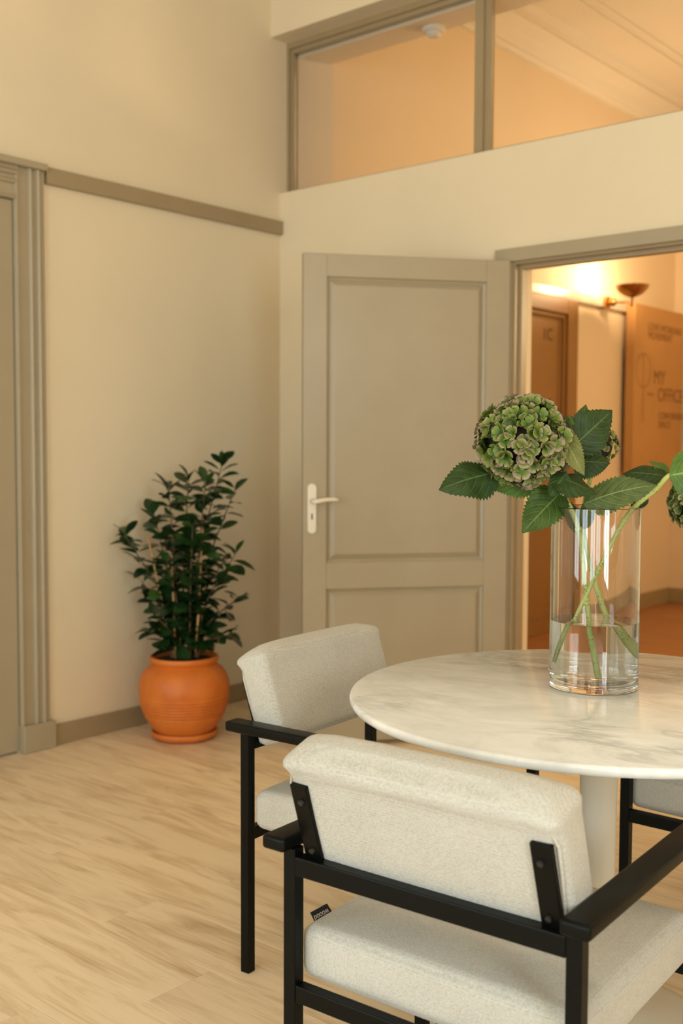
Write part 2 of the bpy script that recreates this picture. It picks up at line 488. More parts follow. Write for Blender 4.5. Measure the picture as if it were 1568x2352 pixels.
# wall with doorway and transom
b = MB()
b.box((0, 0, 0), (DX0, WT, TZ0)).box((DX1, 0, 0), (XE, WT, TZ0)).box((DX0, 0, DZ), (DX1, WT, TZ0))
b.box((0, -.065, TZ1), (XE, .27, ZC)).box((3.6, 0, TZ0), (XE, WT, TZ1)).box((0, .101, TZ1 - .068), (3.6, .27, TZ1))
struct(b.build('wall_back', 'wall'), 'cream wall with open doorway and glazed transom above', 'wall')
# unseen walls of the room
b = MB()
xs = [-.2] + [q for w in WINDOWS for q in w] + [XE + .2]
for i in range(0, len(xs), 2): b.box((xs[i], YS - .25, 0), (xs[i + 1], YS, ZC))
for wx0, wx1 in WINDOWS: b.box((wx0, YS - .25, 0), (wx1, YS, .35)).box((wx0, YS - .25, 2.75), (wx1, YS, ZC))
struct(b.build('wall_front', 'wall'), 'cream wall with three tall windows opposite the doorway', 'wall')
E0, E1 = EAST_FILL_WINDOW
struct(MB().box((XE, YS - .2, 0), (XE + .2, E0, ZC)).box((XE, E1, 0), (XE + .2, .16, ZC)).box((XE, E0, 0), (XE + .2, E1, .35)).box((XE, E0, 2.75), (XE + .2, E1, ZC)).build('wall_right', 'wall'), 'plain cream wall opposite the left wall', 'wall')
struct(MB().box((-.22, YS - .25, ZC), (XE + .2, YH + .2, ZC + .1)).build('ceiling', 'ceiling'), 'high off-white ceiling over room and hall', 'ceiling')
for i, (wx0, wx1) in enumerate(WINDOWS):
    e = MB()
    for x in (wx0, (wx0 + wx1) / 2 - .03, wx1 - .06): e.box((x, YS - .16, .35), (x + .06, YS - .1, 2.75))
    for z in (.35, 1.9, 2.69): e.box((wx0, YS - .16, z), (wx1, YS - .1, z + .06))
    struct(e.build('window_%d' % (i + 2), 'taupe'), 'tall window with taupe bars in the wall facing the doorway', 'window')

e = MB()
for y in (E0, (E0 + E1) / 2 - .03, E1 - .06): e.box((XE + .08, y, .35), (XE + .14, y + .06, 2.75))
for z in (.35, 1.9, 2.69): e.box((XE + .08, E0, z), (XE + .14, E1, z + .06))
struct(e.build('window_5', 'taupe'), 'added unseen window that brightens the left wall', 'window')
# hall shell
struct(MB().box((XH, YH, 0), (XHR, YH + .2, ZC)).build('wall_hall_end', 'hall_wall'), 'warm lit end wall of the hall beyond the doorway', 'wall')
struct(MB().box((XHR, WT, 0), (XHR + .2, YH + .2, ZC)).build('wall_hall_right', 'hall_wall'), 'warm lit hall wall out past the doorway', 'wall')
b = MB()   # plaster face of the hall's left wall
b.prism([(.032, .101), (XH + .012, .28), (XH + .012, YH), (0, YH), (0, .101)], TZ0 - .02, ZC, 2).box((0, .156, 0), (XH + .012, YH, TZ0 - .02))
struct(b.build('wall_hall_left', 'hall_wall'), 'orange lit hall wall carrying the brass lamp', 'wall')
X2 = XH + .012
b = MB().prism([(3.78, X2), (3.78, X2 + .03), (3.80, X2 + .05), (3.80, X2 + .07), (3.86, X2 + .12), (3.90, X2 + .20), (3.915, X2 + .20), (3.915, X2 + .26), (ZC, X2 + .28), (ZC, X2)], .27, YH, 1)
struct(b.build('trim_1', 'ceiling'), 'stepped plaster cornice along the hall ceiling', 'cornice')
for k, xx in enumerate((.62, .70)):
    struct(MB().box((xx, .27, ZC - .012), (xx + .03, YH, ZC)).build('trim_%d' % (6 + k), 'ceiling'),
           ('thin moulding strip on the hall ceiling beside the cornice', 'thin outer moulding strip on the hall ceiling')[k], 'moulding')
b = MB().box((X2, .3, 0), (X2 + .018, 1.70, .12)).box((X2, 2.86, 0), (X2 + .018, YH, .12)).box((X2, YH - .018, 0), (XHR, YH, .12))
struct(b.build('baseboard_hall', 'taupe_dark'), 'brown skirting board along the hall walls', 'baseboard')

# baseboards and picture rail
struct(MB().rbox((.008, -.70, .044), (.008, .70, .044), .003, 1).build('baseboard_left', 'taupe_dark'), 'low taupe skirting board behind the terracotta pot', 'baseboard')
struct(MB().rbox((.69, -.008, .044), (.655, .008, .044), .003, 1).build('baseboard_back', 'taupe_dark'), 'low taupe skirting board behind the open door', 'baseboard')
struct(MB().rbox((.013, -.703, 2.387), (.013, .703, .034), .003, 1).build('trim_2', 'taupe_dark'), 'taupe picture rail running along the left wall', 'rail')

# transom window
w1 = bpy.data.objects.new('window_1', None); COL.objects.link(w1)
struct(w1, 'long glazed transom with taupe frame above the doorway', 'window')
fy0, fy1 = .048, .10
def bar(name, lo, hi, step, m='taupe_dark'):
    e = MB().rbox(((lo[0] + hi[0]) / 2, (lo[1] + hi[1]) / 2, (lo[2] + hi[2]) / 2), ((hi[0] - lo[0]) / 2, (hi[1] - lo[1]) / 2, (hi[2] - lo[2]) / 2), .003, 1)
    for lo2, hi2 in step: e.box(lo2, hi2)
    return e.build(name, m, w1)
bar('frame_stile', (0, fy0 + .016, TZ0), (.03, fy1, TZ1), [((0, fy0, TZ0), (.017, fy1 - .01, TZ1))])
bar('frame_rail', (.03, fy0 + .016, TZ1 - .052), (3.6, fy1, TZ1), [((.017, fy0, TZ1 - .03), (3.6, fy1 - .01, TZ1))])
bar('frame_rail', (.03, fy0 + .016, TZ0), (3.6, fy1, TZ0 + .024), [])
for mx in (1.135, 2.30):
    bar('mullion', (mx, fy0 + .02, TZ0 + .02), (mx + .082, fy1, TZ1 - .04), [((mx + .006, fy0 + .008, TZ0 + .02), (mx + .052, fy1 - .01, TZ1 - .03))])
for x0, x1 in ((.031, 1.134), (1.218, 2.299), (2.383, 3.599)):
    MB().box((x0, .078, TZ0 + .025), (x1, .083, TZ1 - .053)).build('pane', 'pane', w1)

# doorway frame
b = bpy.data.objects.new('trim_3', None); COL.objects.link(b); struct(b, 'taupe frame around the open doorway', 'door frame')
MB().rbox(((1.307 + DX1 + .08) / 2, -.011, 2.099), ((DX1 + .08 - 1.307) / 2, .011, .028), .003, 1).build('head_casing', 'taupe', b)
MB().rbox(((1.35 + DX0) / 2, -.009, 1.035), ((DX0 - 1.35) / 2, .009, 1.035), .003, 1).build('side_casing', 'taupe', b)
MB().rbox((DX1 + .04, -.009, 1.035), (.04, .009, 1.035), .003, 1).build('side_casing', 'taupe', b)
MB().box((DX0, -.002, 0), (DX0 + .012, .07, DZ)).box((DX0 + .012, .03, 0), (DX0 + .026, .07, DZ - .012)).build('jamb', 'taupe_dark', b)
MB().box((DX1 - .012, -.002, 0), (DX1, .07, DZ)).build('jamb', 'taupe_dark', b)
MB().box((DX0 + .012, -.002, DZ - .012), (DX1 - .012, .07, DZ)).box((DX0 + .026, .03, DZ - .03), (DX1 - .012, .07, DZ - .012)).build('head_jamb', 'taupe_dark', b)

# panelled leaf helper: local u along x (0 hinge), z up, visible face at y=0 looking towards -y
def leaf_box(x0, x1, z0, z1, y0, y1, name, m, par, r=.002): 
    return MB().rbox(((x0 + x1) / 2, (y0 + y1) / 2, (z0 + z1) / 2), ((x1 - x0) / 2, (y1 - y0) / 2, (z1 - z0) / 2), r, 1).build(name, m, par)
def raised_panel(x0, x1, z0, z1, name, m, par, bev=.035, d=.012):
    e = MB(); y = d
    o = [(x0, y, z0), (x1, y, z0), (x1, y, z1), (x0, y, z1)]
    g = [(x0 + .012, y + .006, z0 + .012), (x1 - .012, y + .006, z0 + .012), (x1 - .012, y + .006, z1 - .012), (x0 + .012, y + .006, z1 - .012)]
    i = [(x0 + bev, y - .008, z0 + bev), (x1 - bev, y - .008, z0 + bev), (x1 - bev, y - .008, z1 - bev), (x0 + bev, y - .008, z1 - bev)]
    k = [(x0 + bev, y + .02, z0), (x1, y + .02, z0), (x1, y + .02, z1), (x0, y + .02, z1)]; k[0] = (x0, y + .02, z0)
    e.add(o + g + i + k, [(0, 1, 5, 4), (1, 2, 6, 5), (2, 3, 7, 6), (3, 0, 4, 7), (4, 5, 9, 8), (5, 6, 10, 9), (6, 7, 11, 10), (7, 4, 8, 11), (8, 9, 10, 11), (15, 14, 13, 12),
                          (0, 12, 13, 1), (1, 13, 14, 2), (2, 14, 15, 3), (3, 15, 12, 0)])
    return e.build(name, m, par)

# the open door; hinge on the doorway's near jamb
dvec = Vector((-.614, -.789, 0)).normalized()
d2 = bpy.data.objects.new('door_2', None); COL.objects.link(d2)
struct(d2, 'taupe two-panel door standing open beside the doorway', 'door')
xax = -dvec; yax = Vector((0, 0, 1)).cross(xax)      # local +x points to the hinge, +y away from the viewer
if yax.dot(CAM - Vector((1.2, -.3, 0))) > 0: yax = -yax
hinge = Vector((1.392, -.03, 0)); Wd = .896
org = hinge + dvec * Wd
d2.matrix_world = Matrix(((xax.x, yax.x, 0, org.x), (xax.y, yax.y, 0, org.y), (0, 0, 1, 0), (0, 0, 0, 1)))
Zt, Zb, T = 2.073, .022, .040
u = lambda q: Wd - q                                   # from the hinge to local x
leaf_box(0, u(.797), Zb, Zt, 0, T, 'stile', 'taupe', d2)
leaf_box(u(.104), Wd, Zb, Zt, 0, T, 'stile', 'taupe', d2)
leaf_box(u(.797), u(.104), 1.979, Zt, .0006, T, 'rail', 'taupe', d2)
leaf_box(u(.797), u(.104), .677, .789, .0006, T, 'rail', 'taupe', d2)
leaf_box(u(.797), u(.104), Zb, .20, .0006, T, 'rail', 'taupe', d2)
raised_panel(u(.797), u(.104), .789, 1.979, 'panel', 'taupe', d2)
raised_panel(u(.797), u(.104), .20, .677, 'panel', 'taupe', d2)
hp = MB().prism([(z, x) for x, z in [(u(.860) + .0185 * math.cos(a), (1.1025 if math.sin(a) >= 0 else .9315) + .0185 * math.sin(a)) for a in np.linspace(0, 2 * PI, 25)[:-1]]], -.008, .0005, 1)
plate = hp.build('handle_plate', 'white_enamel', d2, label='white handle plate')
lv = MB().tube([(u(.860), -.006, 1.05), (u(.860), -.045, 1.047), (u(.855), -.052, 1.048), (u(.84), -.054, 1.051), (u(.81), -.053, 1.056), (u(.775), -.052, 1.057), (u(.757), -.051, 1.055)], [.010, .009, .0095, .0095, .009, .0085, .006], 10)
lv.build('lever', 'white_enamel', plate, smooth=True)
MB().box((u(.8625), -.0086, .972), (u(.8565), -.0079, .996)).build('keyhole', 'hole', plate)

# framed door on the left wall
d1 = bpy.data.objects.new('door_1', None); COL.objects.link(d1); struct(d1, 'taupe door in a fluted casing on the left wall', 'door')
MB().rbox((-.017, (LD0 + LD1) / 2, LDZ / 2 + .004), (.02, (LD1 - LD0) / 2 - .002, LDZ / 2 - .006), .003, 1).build('door_leaf', 'taupe', d1)
prof = [(-1.556, -.02), (-1.556, .016), (-1.552, .026), (-1.546, .026), (-1.541, .016), (-1.496, .014), (-1.492, .024), (-1.484, .028), (-1.478, .024), (-1.474, .017), (-1.462, .017), (-1.458, .030), (-1.450, .034), (-1.444, .030), (-1.438, .022), (-1.422, .022), (-1.420, .0), (-1.54, 0)]
# vertical casing: polygon in (x, y) extruded along z
MB().prism([(x, y) for y, x in prof], .116, LDZ + .155, 2).build('casing', 'taupe', d1)
MB().rbox((.018, -1.480, .058), (.022, .078, .058), .004, 1).build('plinth', 'taupe', d1)
m_prof = [(x, (LD0 + LD1) - y) for y, x in prof]
MB().prism(m_prof, .116, LDZ + .155, 2).build('casing', 'taupe', d1)
MB().rbox((.018, LD0 + LD1 + 1.480, .058), (.022, .078, .058), .004, 1).build('plinth', 'taupe', d1)
dz = lambda y: LDZ + (y + 1.556)
top = [(dz(y), x) for y, x in prof]
MB().prism(top, LD0 - .002, LD1 + .002, 1).build('head_casing', 'taupe', d1)
MB().rbox((.022, (LD0 + LD1) / 2, LDZ + .146), (.026, (LD1 - LD0) / 2 + .14, .014), .004, 1).build('cornice', 'taupe', d1)

# hall door with brown casing
d3 = bpy.data.objects.new('door_3', None); COL.objects.link(d3); struct(d3, 'brown panelled door in the orange hall wall', 'door')
hx = X2
leaf = lambda y0, y1, z0, z1, t, name, m='brown_paint', r=.003: MB().rbox((hx + t / 2, (y0 + y1) / 2, (z0 + z1) / 2), (t / 2, (y1 - y0) / 2, (z1 - z0) / 2), r, 1).build(name, m, d3)
leaf(2.715, 2.855, 0, 2.30, .05, 'casing'); leaf(1.70, 1.84, 0, 2.30, .05, 'casing'); leaf(1.84, 2.715, 2.20, 2.30, .05, 'head_casing')
leaf(2.685, 2.714, 0, 2.199, .03, 'moulding'); leaf(1.841, 1.87, 0, 2.199, .03, 'moulding'); leaf(1.871, 2.684, 2.17, 2.199, .03, 'moulding')
leaf(2.655, 2.684, 0, 2.169, .012, 'stile'); leaf(1.871, 2.684, .0, .10, .022, 'bottom_rail'); leaf(1.871, 2.654, .10, .16, .012, 'bottom_rail')
leaf(1.871, 2.654, .80, .82, .016, 'moulding'); leaf(1.871, 2.654, .84, .86, .016, 'moulding'); leaf(1.871, 2.654, 1.0, 1.03, .016, 'moulding')
leaf(1.871, 2.654, .0, 2.169, .006, 'panel')
text('door_number', '1C', .115, 'print_dark', d3, (hx + .0075, 2.435, 2.01), (0, 1, 0), (0, 0, 1))
# hall picture rail
struct(MB().rbox((X2 + .02, 2.0, 2.335), (.02, 1.68, .032), .004, 1).build('trim_4', 'rail_paint'), 'pale glossy rail running along the hall wall to the sign', 'rail')

# ------------------------------------------------------------------ hall lamp, sign, detector
def sconce(label, base, out, energy, arm_to):
    t = thing('wall_lamp', label, 'lamp', base)
    o = Vector(out).normalized(); side = Vector((-o.y, o.x, 0))
    MB().rbox(o * .012, (.012, .035, .045) if abs(o.x) > .5 else (.035, .012, .045), .004, 2).build('wall_plate', 'brass', t)
    MB().lathe([(0, -.03), (.02, -.026), (.03, -.012), (.033, 0), (.03, .012), (.02, .026), (0, .03)], 20, o * .055).build('joint', 'brass', t, smooth=True)
    a = Vector(arm_to)
    MB().tube([o * .05, o * .12 + a * .3 + Vector((0, 0, -.015)), Vector((a.x, a.y, a.z - .06)), Vector((a.x, a.y, a.z))], .008, 8).build('arm', 'brass', t, smooth=True)
    p = [(0, 0), (.02, .001), (.055, .014), (.085, .034), (.105, .056), (.118, .082), (.1155, .082), (.102, .058), (.082, .037), (.053, .018), (.02, .006), (0, .005)]
    sh = MB().lathe(p, 40, a).build('bowl_shade', 'brass', t, smooth=True, angle=50)
    MB().lathe([(0, .02), (.02, .025), (.028, .045), (.02, .062), (0, .068)], 16, a).build('bulb', 'bulb', t, smooth=True)
    ld = bpy.data.lights.new('lamp_light', 'POINT'); ld.energy = energy; ld.color = (1.0, .68, .36); ld.shadow_soft_size = .05
    lo = bpy.data.objects.new('lamp_light', ld); COL.objects.link(lo); lo.parent = t; lo.location = a + Vector((0, 0, .125))
    return t
sp = Vector((X2 + .04, 3.27, 2.335))
bowl = at(1451, 683, 7.62)
bl = bowl - sp
sconce('brass uplighter bowl on the hall wall near the sign', sp, (1, 0, 0), 30, bl)
def pendant(label, x, y, zc, mt):  # unseen globes added as warm fill light for room and hall
    pd = thing('fill_pendant', label, 'lamp', (x, y, ZC)); d = zc - ZC
    MB().lathe([(0, 0), (.05, 0), (.05, -.02), (.012, -.03), (0, -.03)], 24).build('ceiling_rose', 'brass', pd, smooth=True, angle=40)
    MB().tube([(0, 0, -.02), (0, 0, d + .18)], .004, 8).build('cord', 'black', pd)
    MB().lathe([(0, d - .16), (.09, d - .145), (.15, d - .09), (.172, d), (.15, d + .09), (.09, d + .145), (.03, d + .17), (0, d + .17)], 32).build('globe', mt, pd, smooth=True)
pendant('added unseen globe pendant for warm fill in the room', 3.3, -3.2, 2.95, 'opal')
pendant('added unseen globe pendant warming the shadows from the right', 5.0, -1.5, 2.45, 'opal_dim')
pendant('added unseen globe pendant brightening the hall past the doorway', 3.0, 2.2, 2.15, 'opal_hall')

sg = thing('sign_panel', 'tall wooden sign panel with brown lettering hanging on the hall wall', 'sign', (X2 + .04, 0, 0))
SX = .075
MB().rbox((SX / 2, 4.05, 1.72), (SX / 2, .44, .645), .004, 1).build('board', 'sign', sg)
def sign_at(px, py):
    d = at(px, py, 1) - CAM; t = (X2 + .04 + SX - CAM.x) / d.x; return CAM + d * t
def stext(body, px, py, size, m, name='lettering'):
    p = sign_at(px, py); text(name, body, size, m, sg, (SX + .001, p.y, p.z), (0, 1, 0), (0, 0, 1))
stext('LOVE WORKING', 1488, 757, .082, 'print_brown'); stext('MOVEMENT', 1488, 777, .082, 'print_brown')
stext('MY', 1500, 881, .155, 'print_brown'); stext('OFFICE', 1509, 921, .150, 'print_brown')
stext('COWORKING', 1511, 962, .076, 'print_brown'); stext('SPACE', 1511, 983, .080, 'print_brown')
ec = sign_at(1477, 851); ew = .13; eh = .135
def ring(rx, rz, w, c, m, name):
    e = MB(); n = 48; vs = []
    for k in range(n):
        a = 2 * PI * k / n
        vs += [(SX + .0015, c.y + (rx - w) * math.cos(a), c.z + (rz - w) * math.sin(a)), (SX + .0015, c.y + rx * math.cos(a), c.z + rz * math.sin(a))]
    e.add(vs, [(2 * k, 2 * k + 1, (2 * k + 3) % (2 * n), (2 * k + 2) % (2 * n)) for k in range(n)]).build(name, m, sg)
ring(ew, eh, .012, ec, 'print_faint', 'emblem_ring')
e1 = sign_at(1477, 970); e2 = sign_at(1477, 815)
MB().box((SX, ec.y - .007, e1.z), (SX + .0015, ec.y + .007, e2.z)).build('emblem_line', 'print_faint', sg)
q = sign_at(1486, 905); q2 = sign_at(1501, 908)
MB().box((SX, q.y, q.z - .012), (SX + .0015, q2.y, q.z + .012)).build('emblem_dash', 'print_faint', sg)

sd = thing('smoke_detector', 'small white smoke detector under the header behind the transom', 'detector', (.80, .215, TZ1 - .068))
MB().lathe([(0, 0), (.055, 0), (.055, -.012), (.048, -.02), (0, -.02)], 28).build('base', 'plastic_white', sd, smooth=True, angle=40)
MB().lathe([(.036, -.02), (.036, -.032), (.026, -.042), (0, -.044)], 24).build('sensor_cap', 'plastic_white', sd, smooth=True, angle=40)

# ------------------------------------------------------------------ chairs
CW, CD = .521, .497                       # post centres: width, depth
PS = .0125                                # post half size
def make_chair():
    t = thing('armchair', '', 'chair')
    for sx in (-1, 1):
        for sy in (-1, 1):
            MB().rbox((sx * CW / 2, sy * CD / 2, .296), (PS, PS, .296), .0018, 1).build('leg', 'black', t)
        MB().rbox((sx * (CW / 2 + .013), -.013, .6045), (.024, CD / 2 + .029, .0125), .007, 3).build('armrest', 'black', t, smooth=True, angle=60)
    MB().rbox((0, -CD / 2, .340), (CW / 2 - PS, PS * .9, .015), .0018, 1).build('seat_rail', 'black', t)
    MB().rbox((0, CD / 2, .340), (CW / 2 - PS, PS * .9, .015), .0018, 1).build('seat_rail', 'black', t)
    MB().rbox((0, -CD / 2, .563), (CW / 2 - PS, PS * 1.05, .0165), .0025, 1).build('back_rail', 'black', t)
    tilt = math.radians(18)
    rot = Matrix.Rotation(tilt, 3, 'X')                      # leans the top to -y
    piv = Vector((0, -CD / 2 + .012, .575))
    for sx in (-1, 1):
        c = piv + Vector((sx * (CW / 2 - .041), 0, 0)) + rot @ Vector((0, 0, .068))
        bar = MB().rbox(c, (.017, .008, .080), .002, 1, mat=rot).build('back_bar', 'black', t)
        for hz in (-.045, .05):
            cc = c + rot @ Vector((-sx * .002, -.0085, hz))
            pts = [cc, cc + rot @ Vector((0, -.004, 0))]
            MB().tube(pts, [.0062, .005], 8).build('bolt', 'black_bolt', bar, smooth=True, angle=40)
    # back cushion
    H2, T2, W2 = .119, .042, .2485
    cc = piv + rot @ Vector((0, T2 + .002, .094))
    bb = MB().rbox((0, 0, 0), (W2, T2, H2), .019, 4, (12, 3, 16), bulge=(.004, .006, .003))
    def roll(p):                                              # the top edge is a soft roll that swells back over the bars
        x, y, z = p; t_ = min(1, max(0, (z - (H2 - .036)) / .036)); q_ = min(1, max(0, (z - (H2 - .052)) / .052))
        sw = .013 * math.sin(PI * q_ ** 1.2) * (1 if y < 0 else -.25) * min(1, abs(y) / T2 * 1.2)
        return cc + rot @ Vector((x * (1 + .010 * math.sin(PI * q_) - .022 * t_ * t_), y * (1 - .42 * t_ * t_) - sw, z - .017 * t_ * (x / W2) ** 8))
    bb.v = [tuple(roll(p)) for p in bb.v]
    bc = bb.build('back_cushion', 'fabric', t, smooth=True)
    yb = -T2 + .003
    pts = [(-W2 + .012, yb, -H2 + .01), (-W2 + .007, yb, 0), (-W2 + .006, yb, H2 - .070), (-W2 + .014, yb - .001, H2 - .050)]
    pts += [(x, yb - .003, H2 - .044) for x in np.linspace(-W2 + .05, W2 - .05, 9)]
    pts += [(-x, y, z) for x, y, z in reversed(pts[:4])]
    MB().tube([roll(p) for p in pts], .0032, 8).build('piping', 'fabric', bc, smooth=True)
    k_ = lambda p: Vector(p) * 1.0 + Vector((.0036 if p[0] < -W2 + .012 else (-.0036 if p[0] > W2 - .012 else 0), -.0012, 0 if abs(p[0]) > W2 - .012 else -.0040))
    MB().tube([roll(k_(p)) for p in pts], .0014, 6).build('seam', 'seam', bc, smooth=True)
    # seat cushion
    sc_ = MB().rbox((0, .002, .4025), (CW / 2 + .002, CD / 2 - PS - .001, .0465), .024, 5, (14, 14, 3), bulge=(.002, 0, .014)).build('seat_cushion', 'fabric', t, smooth=True)
    return t
def copy_tree(o, parent=None):
    c = o.copy(); COL.objects.link(c); c.parent = parent
    for ch in list(o.children): copy_tree(ch, c)
    return c
def place(t, rear_left, rear_right, label):
    L, R = Vector((*rear_left, 0)), Vector((*rear_right, 0)); x = (R - L).normalized(); y = Vector((-x.y, x.x, 0))
    t.location = (L + R) / 2 + y * CD / 2; t.rotation_euler = (0, 0, math.atan2(x.y, x.x)); t['label'] = label; t['group'] = 'armchairs around the marble table'
chB = make_chair()
chA, chC = copy_tree(chB), copy_tree(chB)
place(chA, (2.661, -2.740), (3.182, -2.706), 'black-framed cream armchair with a woven tag on its seat cushion')
place(chB, (2.022, -1.745), (2.062, -2.257), 'black-framed cream armchair standing between the table and the terracotta pot')
place(chC, (3.195, -1.02), (2.682, -1.03), 'black-framed cream armchair tucked under the table toward the doorway')
# woven tag on chair A's seat
tp = MB()
tg0 = Vector((-.253, -.190, .428)); td = Vector((-.64, 0, .77)); tn = Vector((.77, 0, .64))
vs = []
for nn in (-.0005, .0005):
    for a, b_ in ((0, 0), (.052, 0), (.050, .030), (.002, .030)): vs.append(tg0 + Vector((0, a, 0)) + td * b_ + tn * nn)
tp.add(vs, [(3, 2, 1, 0), (4, 5, 6, 7), (0, 1, 5, 4), (1, 2, 6, 5), (2, 3, 7, 6), (3, 0, 4, 7)])
tgo = tp.build('woven_tag', 'black_tag', chA, label='small black woven tag with white lettering')
text('tag_lettering', 'woood', .0145, 'print_white', tgo, tg0 + Vector((0, .046, 0)) + td * .022 + tn * .0008, (0, -1, 0), -td, .0002, shear=.25)

# ------------------------------------------------------------------ table
TC = Vector((2.823, -1.946, 0)); TR = .541; TH = .74
tb = thing('pedestal_table', 'round white marble table on an off-white pedestal', 'table', TC)
MB().lathe([(0, TH), (TR - .006, TH), (TR - .0018, TH - .002), (TR, TH - .007), (TR - .001, TH - .013), (TR - .005, TH - .019), (TR - .012, TH - .021), (0, TH - .021)], 128).build('tabletop', 'marble', tb, smooth=True, angle=45)
MB().lathe([(.11, .719), (.11, .711), (.05, .704), (.0425, .69), (.041, .60), (.038, .40), (.0365, .22), (.039, .12), (.052, .07), (.085, .045), (0, .044)], 40).build('pedestal', 'pedestal', tb, smooth=True, angle=60)
MB().lathe([(0, .046), (.09, .044), (.17, .028), (.24, .016), (.262, .010), (.265, .004), (.262, 0), (0, 0)], 64).build('base', 'pedestal', tb, smooth=True, angle=60)

# ------------------------------------------------------------------ vase and flowers
V = Vector((2.771, -1.879, TH + .0005)); VR, VH, VW = .0975, .402, .0035
va = thing('glass_vase', 'clear glass cylinder vase half filled with water on the table', 'vase', V)
MB().lathe([(0, 0), (VR - .008, 0), (VR - .002, .002), (VR - .0004, .0055), (VR, .009), (VR, .012), (VR, VH / 2), (VR, VH - .005), (VR, VH - .002), (VR - VW / 2, VH), (VR - VW, VH - .002), (VR - VW, VH - .005), (VR - VW, VH / 2), (VR - VW, .026), (VR - VW, .021), (VR - VW - .006, .012), (VR - VW - .012, .011), (0, .011)], 96).build('vessel', 'glass', va, smooth=True, angle=35)
WL = .150
wr = VR - VW + .0006
MB().lathe([(0, .0105), (wr - .007, .0112), (wr, .0205), (wr, .0255), (wr, WL / 2), (wr, WL - .003), (wr, WL), (wr - .001, WL), (wr - .01, WL), (0, WL)], 96).build('water', 'water', va, smooth=True, angle=35)

def smooth_path(pts, n=8):
    pts = [Vector(p) for p in pts]; out = []
    for i in range(len(pts) - 1):
        p0, p1, p2, p3 = pts[max(i - 1, 0)], pts[i], pts[i + 1], pts[min(i + 2, len(pts) - 1)]
        for k in range(n):
            t = k / n
            out.append(.5 * ((2 * p1) + (p2 - p0) * t + (2 * p0 - 5 * p1 + 4 * p2 - p3) * t * t + (3 * p1 - p0 - 3 * p2 + p3) * t ** 3))
    out.append(pts[-1]); return out

def leaf_mesh(base, tip, width, nrm, fold=.25, bend=.12, wave=.06, teeth=17, side_bias=0, seed=0, ns=51, nt=4):
    base, tip = Vector(base), Vector(tip); ax = tip - base; L = ax.length; a = ax.normalized()
    n = Vector(nrm); n = (n - a * n.dot(a)).normalized(); s = a.cross(n)
    rg = random.Random(seed); ph = rg.random() * 6
    b = MB(); b.uv = []; vs = []
    for i in range(ns + 1):
        u_ = i / ns
        w = (math.sin(PI * min(1, u_ ** .72)) ** .80) * (1 - .12 * u_) if 0 < u_ < 1 else 0
        if u_ > .86: w *= 1 - .25 * (u_ - .86) / .14
        th = 1 + .10 * (2 * ((u_ * teeth) % 1) - 1) if .05 < u_ < .97 else 1
        for j in range(-nt, nt + 1):
            t = j / nt; e = th if abs(j) == nt else 1
            x = u_ * L
            y = t * w * width / 2 * e * (1 + side_bias * t)
            z = fold * abs(y) + bend * L * (u_ * (1 - u_) * 2 - u_ * u_ * .8) + wave * width * abs(t) * math.sin(u_ * 9 + ph + (1.3 if t > 0 else 0)) * w
            vs.append(base + a * x + s * y + n * z); b.uv.append((u_, t * .5 + .5))
    m = 2 * nt + 1; fs = []
    for i in range(ns):
        for j in range(m - 1):
            q = i * m + j; fs.append((q, q + 1, q + m + 1, q + m))
    b.add(vs, fs); return b

toCam = -CF
def cam_dir(r, u_, f): return CR * r + CU * u_ + toCam * f

# floret meshes
def floret_mesh(seed):
    rg = random.Random(seed); b = MB(); b.uv = []; vs = []; fs = []
    cup = rg.uniform(.9, 1.5)
    for p in range(4):
        a0 = p * PI / 2 + rg.uniform(-.12, .12); w = rg.uniform(.80, 1.0); l = rg.uniform(.88, 1.08); st = len(vs); cp = cup * rg.uniform(.8, 1.2)
        for i, (r_, ww) in enumerate(((.05, .12), (.40, .74), (.78, 1.02), (1.0, .55))):
            for j in (-1, 0, 1):
                x = r_ * l; y = j * ww * w * .62
                if j == 0 and i == 3: x += .06
                z = cp * (r_ ** 1.5) * .55 + (.20 * abs(j) * ww if i else 0) + rg.uniform(-.05, .05) * r_ - (.10 if i == 3 else 0)
                ca, sa = math.cos(a0), math.sin(a0)
                vs.append((x * ca - y * sa, x * sa + y * ca, z)); b.uv.append((min(1, r_ * .82 + abs(j) * .22 * r_), .5 + j * .5))
        for i in range(3):
            for j in range(2):
                q = st + i * 3 + j; fs.append((q, q + 1, q + 4, q + 3))
    b.add(vs, fs); me = b.mesh('floret', smooth=True); me.materials.append(M['floret']); return me
FM = [floret_mesh(s) for s in range(7)]

def flower_head(par, c, rad, n, seed, squash=.95):
    rg = random.Random(seed)
    core = MB().lathe([(0, -.80), (.45, -.66), (.72, -.35), (.80, 0), (.72, .35), (.45, .66), (0, .80)], 20)
    core.v = [tuple(Vector(v) * rad * .93 + c) for v in core.v]
    fh = core.build('flower_head', 'flower_core', par, smooth=True)
    for k in range(n):
        z = 1 - 2 * (k + .5) / n; a = k * 2.399963 + rg.uniform(-.18, .18); r_ = math.sqrt(1 - z * z)
        d = Vector((r_ * math.cos(a), r_ * math.sin(a), z))
        d = (d + Vector((rg.uniform(-.1, .1), rg.uniform(-.1, .1), rg.uniform(-.1, .1)))).normalized()
        pos = Vector((d.x, d.y, d.z * squash)) * rad * rg.uniform(.84, .97) + c
        nd = (d + Vector((rg.uniform(-.35, .35), rg.uniform(-.35, .35), rg.uniform(-.25, .45)))).normalized()
        q = nd.to_track_quat('Z', 'Y') @ Matrix.Rotation(rg.uniform(0, 6.28), 3, 'Z').to_quaternion()
        s = rad * rg.uniform(.158, .205)
        link_copy('floret', FM[rg.randrange(7)], fh, Matrix.LocRotScale(pos, q, (s, s, s)))
    return fh

